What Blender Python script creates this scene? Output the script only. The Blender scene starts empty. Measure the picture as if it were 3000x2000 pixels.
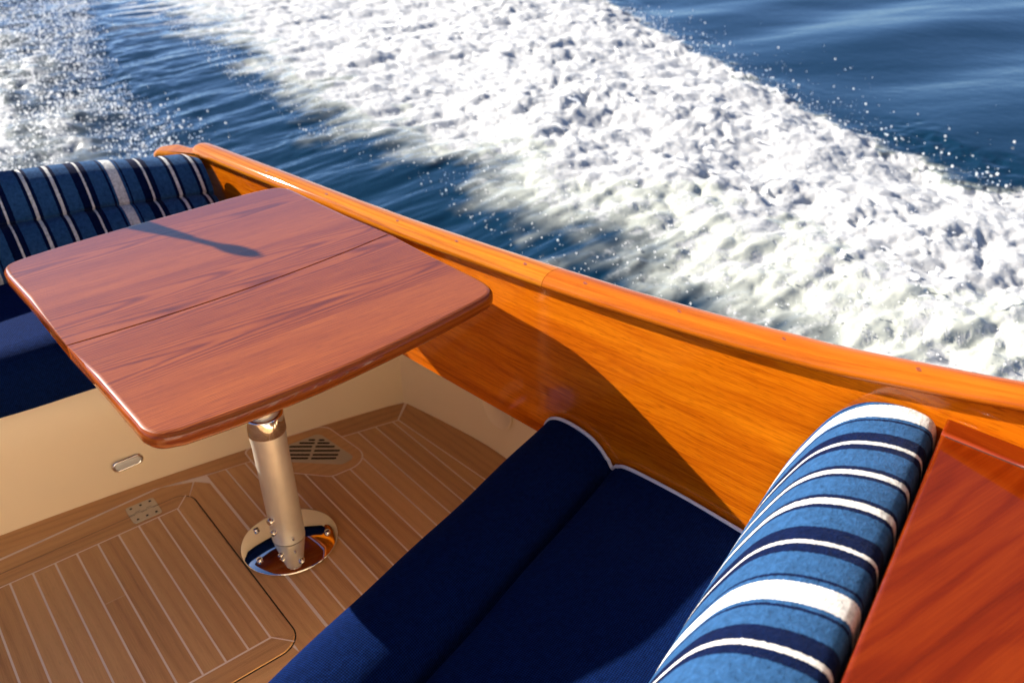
import bpy, math, random
import numpy as np
from mathutils import Vector, Matrix
S = bpy.context.scene
R = math.radians
random.seed(7)

# ------------------------------------------------------------------ camera, sky, sun, exposure
CAM_RIGHT = Vector((0.77427652, -0.63231979, -0.02583716))
CAM_DOWN = Vector((-0.33447584, -0.37422486, -0.86491714))
CAM_FWD = Vector((0.53723532, 0.67832694, -0.50124921))
EYE = Vector((0, 0, 1.45))
cam_d = bpy.data.cameras.new('camera')
cam = bpy.data.objects.new('camera', cam_d)
S.collection.objects.link(cam)
m = Matrix((CAM_RIGHT, -CAM_DOWN, -CAM_FWD)).transposed().to_4x4()
m.translation = EYE
cam.matrix_world = m
cam_d.sensor_width = 36
cam_d.lens = 30
cam_d.clip_start = .02
cam_d.clip_end = 9000
cam_d.dof.use_dof = True
cam_d.dof.focus_distance = 1.55
cam_d.dof.aperture_fstop = 4.5
S.camera = cam

SUN_AZ, SUN_EL = -69.0, 27.5          # way the light travels on the ground; height of the sun
a, e = R(SUN_AZ), R(SUN_EL)
SUN_DIR = Vector((math.cos(a) * math.cos(e), math.sin(a) * math.cos(e), -math.sin(e)))
sun_d = bpy.data.lights.new('sun', 'SUN')
sun_d.energy = 5.0
sun_d.angle = R(.53)
sun_d.color = (1, .93, .82)
sun = bpy.data.objects.new('sun', sun_d)
S.collection.objects.link(sun)
sun.rotation_euler = SUN_DIR.to_track_quat('-Z', 'Y').to_euler()
sun.location = (-3, 8, 6)

W = bpy.data.worlds.new('World')
S.world = W
W.use_nodes = True
nt = W.node_tree
bg = nt.nodes['Background']
sky = nt.nodes.new('ShaderNodeTexSky')
sky.sky_type = 'NISHITA'
sky.sun_disc = False
sky.sun_elevation = R(SUN_EL)
sky.sun_rotation = math.atan2(-SUN_DIR.x, -SUN_DIR.y)
sky.altitude = 0
sky.air_density = .5
sky.dust_density = .3
sky.ozone_density = 4.5
nt.links.new(sky.outputs[0], bg.inputs[0])
bg.inputs[1].default_value = .062

S.view_settings.view_transform = 'Standard'
S.view_settings.look = 'None'
S.view_settings.exposure = 1.45
S.view_settings.gamma = 1
S.render.engine = 'CYCLES'
S.cycles.max_bounces = 10
S.cycles.diffuse_bounces = 4
S.cycles.glossy_bounces = 4
S.cycles.caustics_reflective = True
S.cycles.caustics_refractive = False
S.cycles.blur_glossy = .6
S.cycles.sample_clamp_indirect = 20
S.cycles.use_denoising = True

# ------------------------------------------------------------------ scene helpers
COL = S.collection


def tag(o, label=None, cat=None, group=None, kind=None):
    if label: o['label'] = label
    if cat: o['category'] = cat
    if group: o['group'] = group
    if kind: o['kind'] = kind
    return o


def thing(name, loc, label, cat, group=None):
    o = bpy.data.objects.new(name, None)
    o.empty_display_size = .1
    o.location = loc
    COL.objects.link(o)
    return tag(o, label, cat, group)


def origin_of(p):
    v = Vector((0, 0, 0))
    while p is not None:
        v += Vector(p.location)
        p = p.parent
    return v


class MB:
    """collects faces in world metres; 'grain' is (along, across, id) for the material"""
    def __init__(s):
        s.v, s.f, s.mi, s.sm, s.g = [], [], [], [], []

    def add(s, verts, faces, mi=0, smooth=False, grain=None):
        n = len(s.v)
        s.v += [tuple(p) for p in verts]
        if grain is None:
            grain = [(p[0], p[1], 0) for p in verts]
        s.g += [tuple(q) for q in grain]
        for f in faces:
            s.f.append([n + i for i in f])
            s.mi.append(mi)
            s.sm.append(smooth)

    def build(s, name, mats, parent=None):
        off = origin_of(parent)
        me = bpy.data.meshes.new(name)
        me.from_pydata([(x - off.x, y - off.y, z - off.z) for x, y, z in s.v], [], s.f)
        if not isinstance(mats, (list, tuple)): mats = [mats]
        for mt in mats: me.materials.append(mt)
        me.polygons.foreach_set('material_index', s.mi)
        me.polygons.foreach_set('use_smooth', s.sm)
        at = me.attributes.new('grain', 'FLOAT_VECTOR', 'POINT')
        at.data.foreach_set('vector', np.array(s.g, dtype=np.float32).ravel())
        me.validate()
        me.update()
        o = bpy.data.objects.new(name, me)
        COL.objects.link(o)
        if parent is not None: o.parent = parent
        return o

    # ---- shapes
    def poly(s, pts, z, mi=0, grain=None):
        s.add([(x, y, z) for x, y in pts], [list(range(len(pts)))], mi, False, grain)

    def slab(s, pts, z0, z1, mi=0, gr=None, rnd=0.0, seg=3):
        """plan polygon (counter-clockwise) with a rounded upper rim"""
        n = len(pts)
        nrm = poly_normals(pts)
        rings = [[(x, y, z0) for x, y in pts]]
        if rnd:
            for k in range(seg + 1):
                t = math.pi / 2 * k / seg
                o = rnd * (1 - math.cos(t))
                rings.append([(x - nx * o, y - ny * o, z1 - rnd + rnd * math.sin(t)) for (x, y), (nx, ny) in zip(pts, nrm)])
        else:
            rings.append([(x, y, z1) for x, y in pts])
        vs = [p for r in rings for p in r]
        fs = []
        for k in range(len(rings) - 1):
            for i in range(n):
                j = (i + 1) % n
                fs.append([k * n + i, k * n + j, (k + 1) * n + j, (k + 1) * n + i])
        g = None if gr is None else [gr(p) for p in vs]
        s.add(vs, fs, mi, rnd > 0, g)
        top = rings[-1]
        s.add(top, [list(range(n))], mi, False, None if gr is None else [gr(p) for p in top])
        s.add(rings[0], [list(range(n))[::-1]], mi, False, None if gr is None else [gr(p) for p in rings[0]])

    def grid(s, rows, mi=0, smooth=True, closed=False, grain=None, caps=False):
        """rows of equal length; closed joins each row's end to its start"""
        nr, nc = len(rows), len(rows[0])
        vs = [p for r in rows for p in r]
        fs = []
        for i in range(nr - 1):
            for j in range(nc if closed else nc - 1):
                k = (j + 1) % nc
                fs.append([i * nc + j, i * nc + k, (i + 1) * nc + k, (i + 1) * nc + j])
        s.add(vs, fs, mi, smooth, grain)
        if caps:
            for r, rev in ((rows[0], False), (rows[-1], True)):
                idx = list(range(nc))
                gi = None
                if grain is not None:
                    gi = grain[:nc] if not rev else grain[-nc:]
                s.add(r, [idx[::-1] if not rev else idx], mi, False, gi)

    def lathe(s, prof, c, mi=0, n=40, smooth=True):
        rows = []
        for r, z in prof:
            rows.append([(c[0] + r * math.cos(2 * math.pi * k / n), c[1] + r * math.sin(2 * math.pi * k / n), c[2] + z) for k in range(n)])
        g = [(k / n, z, 0) for r, z in prof for k in range(n)]
        s.grid(rows, mi, smooth, True, g)
        s.add(rows[-1], [list(range(n))], mi)
        s.add(rows[0], [list(range(n))[::-1]], mi)

    def tube(s, pts, r, mi=0, n=8, cap=True):
        pts = [Vector(p) for p in pts]
        rows, L, g = [], 0, []
        up = Vector((.13, .21, .97))
        for i, p in enumerate(pts):
            d = (pts[min(i + 1, len(pts) - 1)] - pts[max(i - 1, 0)]).normalized()
            x = d.cross(up).normalized()
            y = d.cross(x).normalized()
            if i: L += (p - pts[i - 1]).length
            rr = r(i / (len(pts) - 1)) if callable(r) else r
            rows.append([tuple(p + x * rr * math.cos(2 * math.pi * k / n) + y * rr * math.sin(2 * math.pi * k / n)) for k in range(n)])
            g += [(L, k / n * .02, 0) for k in range(n)]
        s.grid(rows, mi, True, True, g, caps=cap)


def poly_normals(pts):
    n = len(pts)
    out = []
    for i in range(n):
        x0, y0 = pts[i - 1]; x1, y1 = pts[i]; x2, y2 = pts[(i + 1) % n]
        ax, ay = y1 - y0, -(x1 - x0)
        bx, by = y2 - y1, -(x2 - x1)
        la, lb = math.hypot(ax, ay) or 1, math.hypot(bx, by) or 1
        ax, ay, bx, by = ax / la, ay / la, bx / lb, by / lb
        nx, ny = ax + bx, ay + by
        l = math.hypot(nx, ny) or 1
        nx, ny = nx / l, ny / l
        c = max(.35, nx * ax + ny * ay)
        out.append((nx / c, ny / c))
    return out


def rounded(corners, seg=8):
    """corners: (x, y, radius) counter-clockwise -> outline"""
    out = []
    n = len(corners)
    for i in range(n):
        p = Vector(corners[i][:2]); r = corners[i][2]
        if r <= 0:
            out.append(tuple(p)); continue
        a = (Vector(corners[i - 1][:2]) - p).normalized()
        b = (Vector(corners[(i + 1) % n][:2]) - p).normalized()
        ang = a.angle(b)
        d = r / math.tan(ang / 2)
        p0, p1 = p + a * d, p + b * d
        c = p + (a + b).normalized() * (r / math.sin(ang / 2))
        v0, v1 = p0 - c, p1 - c
        a0 = math.atan2(v0.y, v0.x); a1 = math.atan2(v1.y, v1.x)
        da = (a1 - a0 + math.pi) % (2 * math.pi) - math.pi
        for k in range(seg + 1):
            t = a0 + da * k / seg
            out.append((c.x + r * math.cos(t), c.y + r * math.sin(t)))
    return out


def clip(poly, nx, ny, d):
    """keep the part of a convex polygon with nx*x + ny*y <= d"""
    out = []
    for i in range(len(poly)):
        p, q = poly[i - 1], poly[i]
        sp, sq = nx * p[0] + ny * p[1] - d, nx * q[0] + ny * q[1] - d
        if (sp <= 0) != (sq <= 0):
            t = sp / (sp - sq)
            out.append((p[0] + (q[0] - p[0]) * t, p[1] + (q[1] - p[1]) * t))
        if sq <= 0: out.append(q)
    return out


def spline(pts, n):
    """Catmull-Rom through 2-D or 3-D points"""
    P = [np.array(p, float) for p in pts]
    P = [2 * P[0] - P[1]] + P + [2 * P[-1] - P[-2]]
    out = []
    for i in range(1, len(P) - 2):
        for k in range(n):
            t = k / n
            p0, p1, p2, p3 = P[i - 1:i + 3]
            out.append(tuple(.5 * (2 * p1 + (p2 - p0) * t + (2 * p0 - 5 * p1 + 4 * p2 - p3) * t * t + (3 * p1 - p0 - 3 * p2 + p3) * t ** 3)))
    out.append(tuple(P[-2]))
    return out


# ------------------------------------------------------------------ materials
class NT:
    def __init__(s, name):
        s.m = bpy.data.materials.new(name)
        s.m.use_nodes = True
        s.t = s.m.node_tree
        s.b = s.t.nodes['Principled BSDF']

    def n(s, typ, **kw):
        x = s.t.nodes.new(typ)
        for k, v in kw.items(): setattr(x, k, v)
        return x

    def put(s, sock, v):
        if hasattr(v, 'is_output') or isinstance(v, bpy.types.NodeSocket): s.t.links.new(v, sock)
        else: sock.default_value = v

    def math(s, op, a, b=None, c=None, clamp=False):
        x = s.n('ShaderNodeMath', operation=op)
        x.use_clamp = clamp
        for i, v in enumerate((a, b, c)):
            if v is not None: s.put(x.inputs[i], v)
        return x.outputs[0]

    def comb(s, a, b, c=0):
        x = s.n('ShaderNodeCombineXYZ')
        for i, v in enumerate((a, b, c)): s.put(x.inputs[i], v)
        return x.outputs[0]

    def noise(s, vec, scale=1, detail=2, rough=.5, dist=0):
        x = s.n('ShaderNodeTexNoise')
        s.put(x.inputs['Vector'], vec)
        x.inputs['Scale'].default_value = scale
        x.inputs['Detail'].default_value = detail
        x.inputs['Roughness'].default_value = rough
        x.inputs['Distortion'].default_value = dist
        return x.outputs[0]

    def ramp(s, fac, stops, interp='LINEAR'):
        x = s.n('ShaderNodeValToRGB')
        s.put(x.inputs[0], fac)
        cr = x.color_ramp
        cr.interpolation = interp
        while len(cr.elements) < len(stops): cr.elements.new(.5)
        for el, (p, c) in zip(cr.elements, stops):
            el.position = p
            el.color = (*c, 1) if len(c) == 3 else c
        return x.outputs[0]

    def mix(s, fac, a, b, mode='MIX'):
        x = s.n('ShaderNodeMix', data_type='RGBA', blend_type=mode)
        s.put(x.inputs[0], fac)
        s.put(x.inputs[6], a if not isinstance(a, tuple) else (*a, 1))
        s.put(x.inputs[7], b if not isinstance(b, tuple) else (*b, 1))
        return x.outputs[2]

    def smooth(s, v, lo, hi):
        x = s.n('ShaderNodeMapRange', interpolation_type='SMOOTHSTEP')
        s.put(x.inputs[0], v)
        x.inputs[1].default_value = lo; x.inputs[2].default_value = hi
        return x.outputs[0]

    def grain(s):
        x = s.n('ShaderNodeAttribute', attribute_name='grain')
        y = s.n('ShaderNodeSeparateXYZ')
        s.t.links.new(x.outputs['Vector'], y.inputs[0])
        return y.outputs[0], y.outputs[1], y.outputs[2]

    def bump(s, h, strength=.2, dist=.001):
        x = s.n('ShaderNodeBump')
        x.inputs['Strength'].default_value = strength
        x.inputs['Distance'].default_value = dist
        s.put(x.inputs['Height'], h)
        s.t.links.new(x.outputs[0], s.b.inputs['Normal'])

    def set(s, **kw):
        for k, v in kw.items():
            k = k.replace('_', ' ')
            sock = s.b.inputs[k]
            s.put(sock, (*v, 1) if isinstance(v, tuple) and len(v) == 3 and sock.type == 'RGBA' else v)
        return s.m


def wood(name, light, mid, dark, plank=0., k1=0., k2=5., k3=2., ringw=.45, fib=.35, big=.4, rough=.25, coat=1., coat_rough=.03, tone=.25, pores=.25, spread=1.6, lin=0., sharp=2.2, coat_ior=1.42, spec=0.):
    N = NT(name)
    u, v, w = N.grain()
    if plank:
        q = N.math('DIVIDE', v, plank)
        pid = N.math('ADD', N.math('FLOOR', q), N.math('MULTIPLY', w, 13.7))
        vl = N.math('MULTIPLY', N.math('SUBTRACT', N.math('FRACT', q), .5), plank)
    else:
        pid = N.math('MULTIPLY', w, 13.7)
        vl = v
    wn = N.n('ShaderNodeTexWhiteNoise', noise_dimensions='1D')
    N.put(wn.inputs['W'], N.math('ADD', pid, .37))
    rnd = wn.outputs['Value']
    sp = N.n('ShaderNodeSeparateColor')
    N.t.links.new(wn.outputs['Color'], sp.inputs[0])
    r2 = sp.outputs[1]
    uo = N.math('ADD', u, N.math('MULTIPLY', r2, 7.3))
    vo = N.math('ADD', v, N.math('MULTIPLY', rnd, 3.1))
    n1 = N.math('SUBTRACT', N.noise(N.comb(N.math('MULTIPLY', uo, 1.6), N.math('MULTIPLY', vo, 9)), 1, 3, .55), .5)
    n2 = N.math('SUBTRACT', N.noise(N.comb(N.math('MULTIPLY', uo, 6), N.math('MULTIPLY', vo, 30)), 1, 2), .5)
    c = N.math('SUBTRACT', vl, N.math('MULTIPLY', N.math('SUBTRACT', rnd, .5), max(plank, .1) * spread))
    f = N.math('MULTIPLY', N.math('MULTIPLY', c, c), k1)
    f = N.math('ADD', f, N.math('MULTIPLY', uo, k2))
    if lin: f = N.math('ADD', f, N.math('MULTIPLY', vo, lin))
    f = N.math('ADD', f, N.math('ADD', N.math('MULTIPLY', n1, k3), N.math('MULTIPLY', n2, k3 * .18)))
    ring = N.math('POWER', N.math('ADD', N.math('MULTIPLY', N.math('SINE', N.math('MULTIPLY', f, 6.2832)), .5), .5), sharp)
    fibre = N.noise(N.comb(N.math('MULTIPLY', uo, 9), N.math('MULTIPLY', vo, 420)), 1, 3, .6)
    bigv = N.noise(N.comb(N.math('MULTIPLY', uo, 1.1), N.math('MULTIPLY', vo, 16)), 1, 3, .6)
    fac = N.math('ADD', N.math('MULTIPLY', ring, ringw), N.math('ADD', N.math('MULTIPLY', N.math('SUBTRACT', fibre, .5), fib * 2), N.math('MULTIPLY', N.math('SUBTRACT', bigv, .5), big * 2)))
    fac = N.math('ADD', fac, N.math('ADD', .3, N.math('MULTIPLY', N.math('SUBTRACT', rnd, .5), tone)), clamp=True)
    col = N.ramp(fac, [(0, light), (.5, mid), (1, dark)])
    if pores:
        p = N.noise(N.comb(N.math('MULTIPLY', uo, 34), N.math('MULTIPLY', vo, 900)), 1, 1)
        pm = N.math('MULTIPLY', N.smooth(p, .6, .72), pores)
        col = N.mix(pm, col, tuple(x * .45 for x in dark))
    N.bump(N.math('ADD', fibre, N.math('MULTIPLY', ring, .4)), .05 if coat else .25, .0006)
    m = N.set(Base_Color=col, Roughness=rough, Coat_Weight=coat, Coat_Roughness=coat_rough, Coat_IOR=coat_ior)
    if coat: N.set(Specular_IOR_Level=spec)
    return m


def plain(name, col, rough=.5, metal=0., bump=0., bscale=200., var=0., vscale=6., **kw):
    N = NT(name)
    c = col
    tc = N.n('ShaderNodeTexCoord').outputs['Object']
    if var:
        c = N.mix(N.noise(tc, vscale, 4, .6), tuple(x * (1 - var) for x in col), tuple(min(1, x * (1 + var * .6)) for x in col))
    N.set(Base_Color=c, Roughness=rough, Metallic=metal, **kw)
    if bump: N.bump(N.noise(tc, bscale, 2), bump, .001)
    return N.m


M = {}
M['rail'] = wood('varnished_teak_rail', (.56, .205, .012), (.45, .135, .006), (.25, .052, .002), plank=.03, k1=500, k2=1.6, k3=1.6, ringw=.3, fib=.38, big=.42, tone=.2, rough=.3, coat_rough=.035, coat=.8)
M['rail_red'] = wood('varnished_teak_rail_red', (.50, .140, .008), (.39, .090, .004), (.20, .034, .0015), plank=.03, k1=500, k2=1.6, k3=1.6, ringw=.3, fib=.38, big=.42, tone=.2, rough=.3, coat_rough=.035, coat=.8)
M['panel'] = wood('varnished_teak_panel', (.70, .19, .004), (.50, .104, .002), (.20, .027, .0008), k1=0, lin=70, k2=1.2, k3=9, ringw=.16, fib=.5, big=.85, tone=.1, pores=.55, rough=.3, coat_rough=.08)
M['table'] = wood('varnished_mahogany_table', (.36, .098, .013), (.21, .044, .005), (.040, .007, .002), plank=.135, k1=1300, k2=4.5, k3=3.2, lin=45, ringw=.40, fib=.55, big=.30, tone=.3, pores=.35, rough=.3, coat_rough=.014, spread=3.0, sharp=2.6, coat_ior=1.5, spec=.14)
M['table_edge'] = wood('varnished_table_edge', (.34, .085, .012), (.22, .045, .006), (.09, .014, .002), k1=0, lin=90, k2=1, k3=1.5, ringw=.3, fib=.3, big=.3, tone=0, pores=.1, coat_rough=.014)
M['cabinet'] = wood('varnished_red_mahogany', (.21, .029, .002), (.14, .014, .001), (.07, .0065, .0005), k1=0, lin=24, k2=1.0, k3=5., ringw=.22, fib=.34, big=.7, tone=.1, pores=.1, coat_rough=.04)
M['sole'] = wood('bare_teak_planks', (.72, .42, .18), (.60, .32, .125), (.36, .165, .058), k1=0, lin=38, k2=1.5, k3=1.6, ringw=.22, fib=.45, big=.45, tone=.6, pores=.25, rough=.55, coat=0)
M['caulk'] = plain('pale_caulking', (.94, .80, .68), .7)
M['gap'] = plain('black_gap', (.012, .01, .008), .8)
M['cream'] = plain('cream_gelcoat', (.92, .73, .47), .42, var=.04, bump=.03, bscale=60)
M['ivory'] = plain('ivory_bounce', (.95, .88, .74), .5)  # pale tone for the added wall that bounces sunlight aft
M['hull'] = plain('white_hull', (.8, .79, .75), .2, Coat_Weight=1.0)
M['chrome'] = plain('polished_steel', (.78, .77, .75), .04, 1.)
M['steel'] = plain('brushed_steel', (.55, .50, .43), .4, .7, bump=.1, bscale=300)
M['alu'] = plain('satin_aluminium', (.74, .68, .58), .42, .55, var=.22, vscale=14)
M['dark'] = plain('dark_recess', (.01, .009, .008), .9)
M['lens'] = plain('frosted_lens', (.62, .6, .54), .3)
M['piping'] = plain('pale_piping', (.62, .62, .72), .8, bump=.4, bscale=700)
M['flag'] = plain('flag_cloth', (.05, .06, .2), .9)
M['plug'] = plain('teak_plug', (.34, .075, .010), .35, Coat_Weight=1.0)


def fabric(name, col_socket_fn, bumpk=.5, sheen=.35, tint=(1., 1., 1.)):
    N = NT(name)
    u, v, w = N.grain()
    col = col_socket_fn(N, u, v)
    tc = N.n('ShaderNodeTexCoord').outputs['Object']
    fuzz = N.noise(tc, 330, 3, .75)
    mott = N.noise(tc, 110, 3, .6)
    k = N.math('ADD', N.math('MULTIPLY', fuzz, .7), N.math('MULTIPLY', mott, .9))
    hsv = N.n('ShaderNodeHueSaturation')
    N.put(hsv.inputs['Color'], col)
    N.put(hsv.inputs['Value'], N.math('ADD', -.15, N.math('MULTIPLY', k, 1.45)))
    N.set(Base_Color=hsv.outputs[0], Roughness=.95, Specular_IOR_Level=.03, Sheen_Weight=sheen, Sheen_Roughness=.4, Sheen_Tint=tint)
    N.bump(N.math('ADD', fuzz, mott), bumpk, .0025)
    return N.m


def navy(N, u, v):
    wv = N.math('ADD', N.math('SINE', N.math('MULTIPLY', u, 1700)), N.math('SINE', N.math('MULTIPLY', v, 1700)))
    return N.mix(N.smooth(wv, -1.6, 1.6), (.0004, .0025, .020), (.003, .015, .082))


M['navy'] = fabric('navy_wool', navy, .6, .08, (.12, .30, 1.0))


def striped(period, start, wa=.018, wb=.028, ww=.041, blue=(.022, .074, .18), nv=(.002, .007, .036), white=(.62, .61, .59)):
    def f(N, u, v):
        wob = N.math('MULTIPLY', N.math('SUBTRACT', N.noise(N.comb(N.math('MULTIPLY', u, 300), N.math('MULTIPLY', v, 300)), 1, 2), .5), .004)
        t = N.math('FRACT', N.math('DIVIDE', N.math('ADD', N.math('SUBTRACT', u, start), wob), period))
        st = [(0, blue)]
        def band(c, w0, edge, e2=None):
            st.append((c - w0 / 2 - edge, nv)); st.append((c - w0 / 2, white))
            st.append((c + w0 / 2, nv)); st.append((c + w0 / 2 + (e2 or edge), blue))
        band(.12, wa, .060, .038)      # thin white line in a navy band
        band(.315, wb, .021)     # white line with thin dark edges
        band(.49, wb, .021)
        band(.69, wa, .060, .038)
        st.append((.905 - ww - .03, nv)); st.append((.905 - ww - .017, blue)); st.append((.905 - ww, white)); st.append((.905 + ww, blue)); st.append((.905 + ww + .017, nv)); st.append((.905 + ww + .03, blue))
        return N.ramp(t, st, 'CONSTANT')
    return f


# ------------------------------------------------------------------ the boat
def XP(y): return 1.108 - .09 * y                              # face of the wooden coaming panel
LIPZ = [(-.6, .94), (.0, .86), (.298, .80), (.372, .783), (.568, .743), (.688, .727), (.823, .712), (.978, .698), (1.142, .687), (1.292, .678), (1.462, .669), (1.654, .660), (1.87, .654), (2.206, .648), (2.686, .638), (3.1, .635)]
def lipz(y): return float(np.interp(y, [p[0] for p in LIPZ], [p[1] for p in LIPZ]))
def yb(x): return 2.085 - .075 * (x + .5) ** 2                  # foot of the aft bulkhead
def mirror(x): return -1.0 - x                                  # centreline at x = -0.5

boat = thing('motor_boat', (-.5, 1.4, 0), 'open wooden motor boat cockpit with varnished teak coaming, cream panels and planked sole', 'boat')

# cap rail: two lengths with a butt joint
def rail_rows(y0, y1, mir=False, n=40):
    rows, g = [], []
    L = 0; prev = None
    for i in range(n + 1):
        y = y0 + (y1 - y0) * i / n
        k = float(np.interp(y, [.2, .65], [.8, 1.0]))
        xl, z = XP(y) - .010, lipz(y)
        prof = [(0.004, 0), (0, .004), (0, .010), (.003, .018), (.010, .0255), (.020, .030), (.033, .032), (.046, .031), (.058, .027), (.067, .019), (.072, .008), (.072, -.004), (.066, -.010), (.04, -.006), (.02, 0)]
        if prev is not None: L += abs(y - prev)
        prev = y
        row = []
        acc = 0
        for j, (px, pz) in enumerate(prof):
            x = xl + px * k
            row.append((mirror(x) if mir else x, y, z + pz * k))
            if j: acc += math.hypot(px - prof[j - 1][0], pz - prof[j - 1][1])
            g.append((y, acc, 0))
        rows.append(row)
    return rows, g

BUTT = 1.155
rail_a = MB()
rows, g = rail_rows(BUTT + .0006, 2.66)
rail_top_end = rows[-1]
# rounded aft end
c = np.mean(np.array(rail_top_end), axis=0)
for k in range(1, 6):
    t = math.pi / 2 * k / 5
    sc = max(.02, math.cos(t))
    rows.append([(c[0] + (p[0] - c[0]) * sc - .003 * k / 5, p[1] + .034 * math.sin(t), c[2] + (p[2] - c[2]) * sc) for p in rail_top_end])
    g += [(2.66 + .01 * k, .005 * j, 0) for j in range(len(rail_top_end))]
rail_a.grid(rows, 0, True, True, g, caps=True)
ra = rail_a.build('cap_rail', M['rail'], boat)
tag(ra, 'paler orange aft length of the rounded cap rail')
rail_b = MB()
rows, g = rail_rows(-.6, BUTT - .0006)
rail_b.grid(rows, 0, True, True, [(x + 3.3, y, 3) for x, y, z in g], caps=True)
rb = rail_b.build('cap_rail', M['rail_red'], boat)
tag(rb, 'redder forward length of the rounded cap rail')
rail_p = MB()
rows, g = rail_rows(-.6, 2.66, True)
rail_p.grid(rows, 0, True, True, g, caps=True)
rail_p.build('cap_rail', M['rail'], boat)
# bung plugs let into the rail
for y, px in ((1.650, .024), (1.437, .024), (1.224, .024), (1.062, .024), (.845, .025), (.646, .026), (.438, .024), (1.95, .024), (2.25, .024)):
    b = MB()
    x = XP(y) - .010 + px
    k_ = float(np.interp(y, [.2, .65], [.8, 1.0]))
    x = XP(y) - .010 + px * k_
    z = lipz(y) + .0302 * k_
    ring = [(x + .0052 * math.cos(t), y + .0062 * math.sin(t)) for t in [2 * math.pi * k / 16 for k in range(16)]]
    b.slab(ring, z - .006, z + .0006)
    b.build('plug', M['plug'], ra if y > BUTT else rb)

# coaming panel
def panel(mir, y0=-.6, y1=2.74):
    b = MB()
    n = 24
    F = (lambda x: mirror(x)) if mir else (lambda x: x)
    fr, bk, g = [], [], []
    for i in range(n + 1):
        y = y0 + (y1 - y0) * i / n
        x = XP(y)
        top = lipz(y) + .006
        fr.append([(F(x), y, .316 + .003), (F(x), y, top)])
    rows = []
    for i in range(n + 1):
        y = y0 + (y1 - y0) * i / n
        x, top = XP(y), lipz(y) + .004
        rows.append([(F(x + .022), y, .316), (F(x + .003), y, .316), (F(x), y, .319), (F(x), y, .42), (F(x), y, .53), (F(x), y, top), (F(x + .022), y, top)])
        g += [(y, .316, 0), (y, .316, 0), (y, .319, 0), (y, .42, 0), (y, .53, 0), (y, top, 0), (y, top, 0)]
    b.grid(rows, 0, False, True, g, caps=True)
    return b
panel(False).build('coaming_panel', M['panel'], boat)
panel(True).build('coaming_panel', M['panel'], boat)

# hull sides, transom
def hull(mir):
    b = MB()
    F = (lambda x: mirror(x)) if mir else (lambda x: x)
    rows = []
    for i in range(31):
        y = -.6 + 3.55 * i / 30
        x = XP(y)
        z = lipz(min(y, 2.7)) - .06 * max(0, min(1, (y - 2.5) / .15))
        rows.append([(F(x + .024), y, z - .004), (F(x + .055), y, z - .008), (F(x + .058), y, z - .03), (F(x + .17), y, .47), (F(x + .215), y, .2), (F(x + .215), y, .0), (F(x + .17), y, -.3), (F(x + .0), y, -.7)])
    b.grid(rows, 0, True)
    return b
hull(False).build('hull_side', M['hull'], boat)
hull(True).build('hull_side', M['hull'], boat)
b = MB()
rows = []
for i in range(41):
    x = -2.02 + (1.00 + 2.02) * i / 40
    y = yb(x) + .92
    rows.append([(x, y - .03, .55), (x, y, .55), (x, y + .02, .3), (x, y, -.3), (x, y - .1, -.7)])
b.grid(rows, 0, True)
b.build('transom', M['hull'], boat)
b = MB()
rows, g = [], []
for i in range(41):
    x = -1.88 + (.88 + 1.88) * i / 40
    y = yb(x) + .89
    pr = [(-.045, .545), (-.045, .56), (-.03, .578), (0, .584), (.03, .578), (.045, .56), (.045, .545)]
    rows.append([(x, y + a_, z_) for a_, z_ in pr])
    g += [(x, a_, 0) for a_, z_ in pr]
b.grid(rows, 0, True, True, g, caps=True)
b.build('transom_cap', M['rail_red'], boat)
# quarter knee in the corner
b = MB()
kn = rounded([(.865, 2.60, .01), (.885, 2.70, .02), (.865, 2.79, .03), (.80, 2.81, .03), (.762, 2.76, .025), (.805, 2.69, .03)], 6)
b.slab(kn, .60, .650, 0, lambda p: (p[0] * .7 + p[1] * .7, p[0] - p[1], 1), .016, 5)
b.build('corner_knee', M['rail'], boat)

# side wall under the panel, aft bulkhead
b = MB()
wall = [(1.066, 1.955), (1.079, 1.889), (1.108, 1.74), (1.130, 1.60), (1.138, 1.48), (1.142, 1.2), (1.146, .6), (1.16, -.6)]
wall = spline(wall, 6)
rows = [[(x, y, -.02), (x, y, .15), (x - .012, y, .30), (x - .03, y, .47)] for x, y in wall]
b.grid(rows, 0, True)
b.build('side_wall', M['cream'], boat)
b = MB()
rows = []
for i in range(61):
    x = -2.08 + (1.10 + 2.08) * i / 60
    y = yb(x)
    rows.append([(x, y, -.02), (x, y, .2), (x, y + .004, .36), (x, y + .05, .40), (x, y + .55, .40)])
b.grid(rows, 0, True)
b.build('bulkhead', M['cream'], boat)
# round access plate on the side wall
b = MB()
cy, cz, rr = 1.505, .155, .062
rows = []
for r_, o in ((rr + .003, .0), (rr, .003), (rr - .004, .003), (rr - .006, .001), (0.002, .0015)):
    rows.append([(1.128 + .006 * (1 - 0) - o - .002 - (.012 * ((cz + r_ * math.sin(2 * math.pi * k / 40)) - .15) / .15 if cz + r_ * math.sin(2 * math.pi * k / 40) > .15 else 0), cy + r_ * math.cos(2 * math.pi * k / 40), cz + r_ * math.sin(2 * math.pi * k / 40)) for k in range(40)])
b.grid(rows, 0, True, True)
b.build('access_plate', M['cream'], boat)

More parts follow.
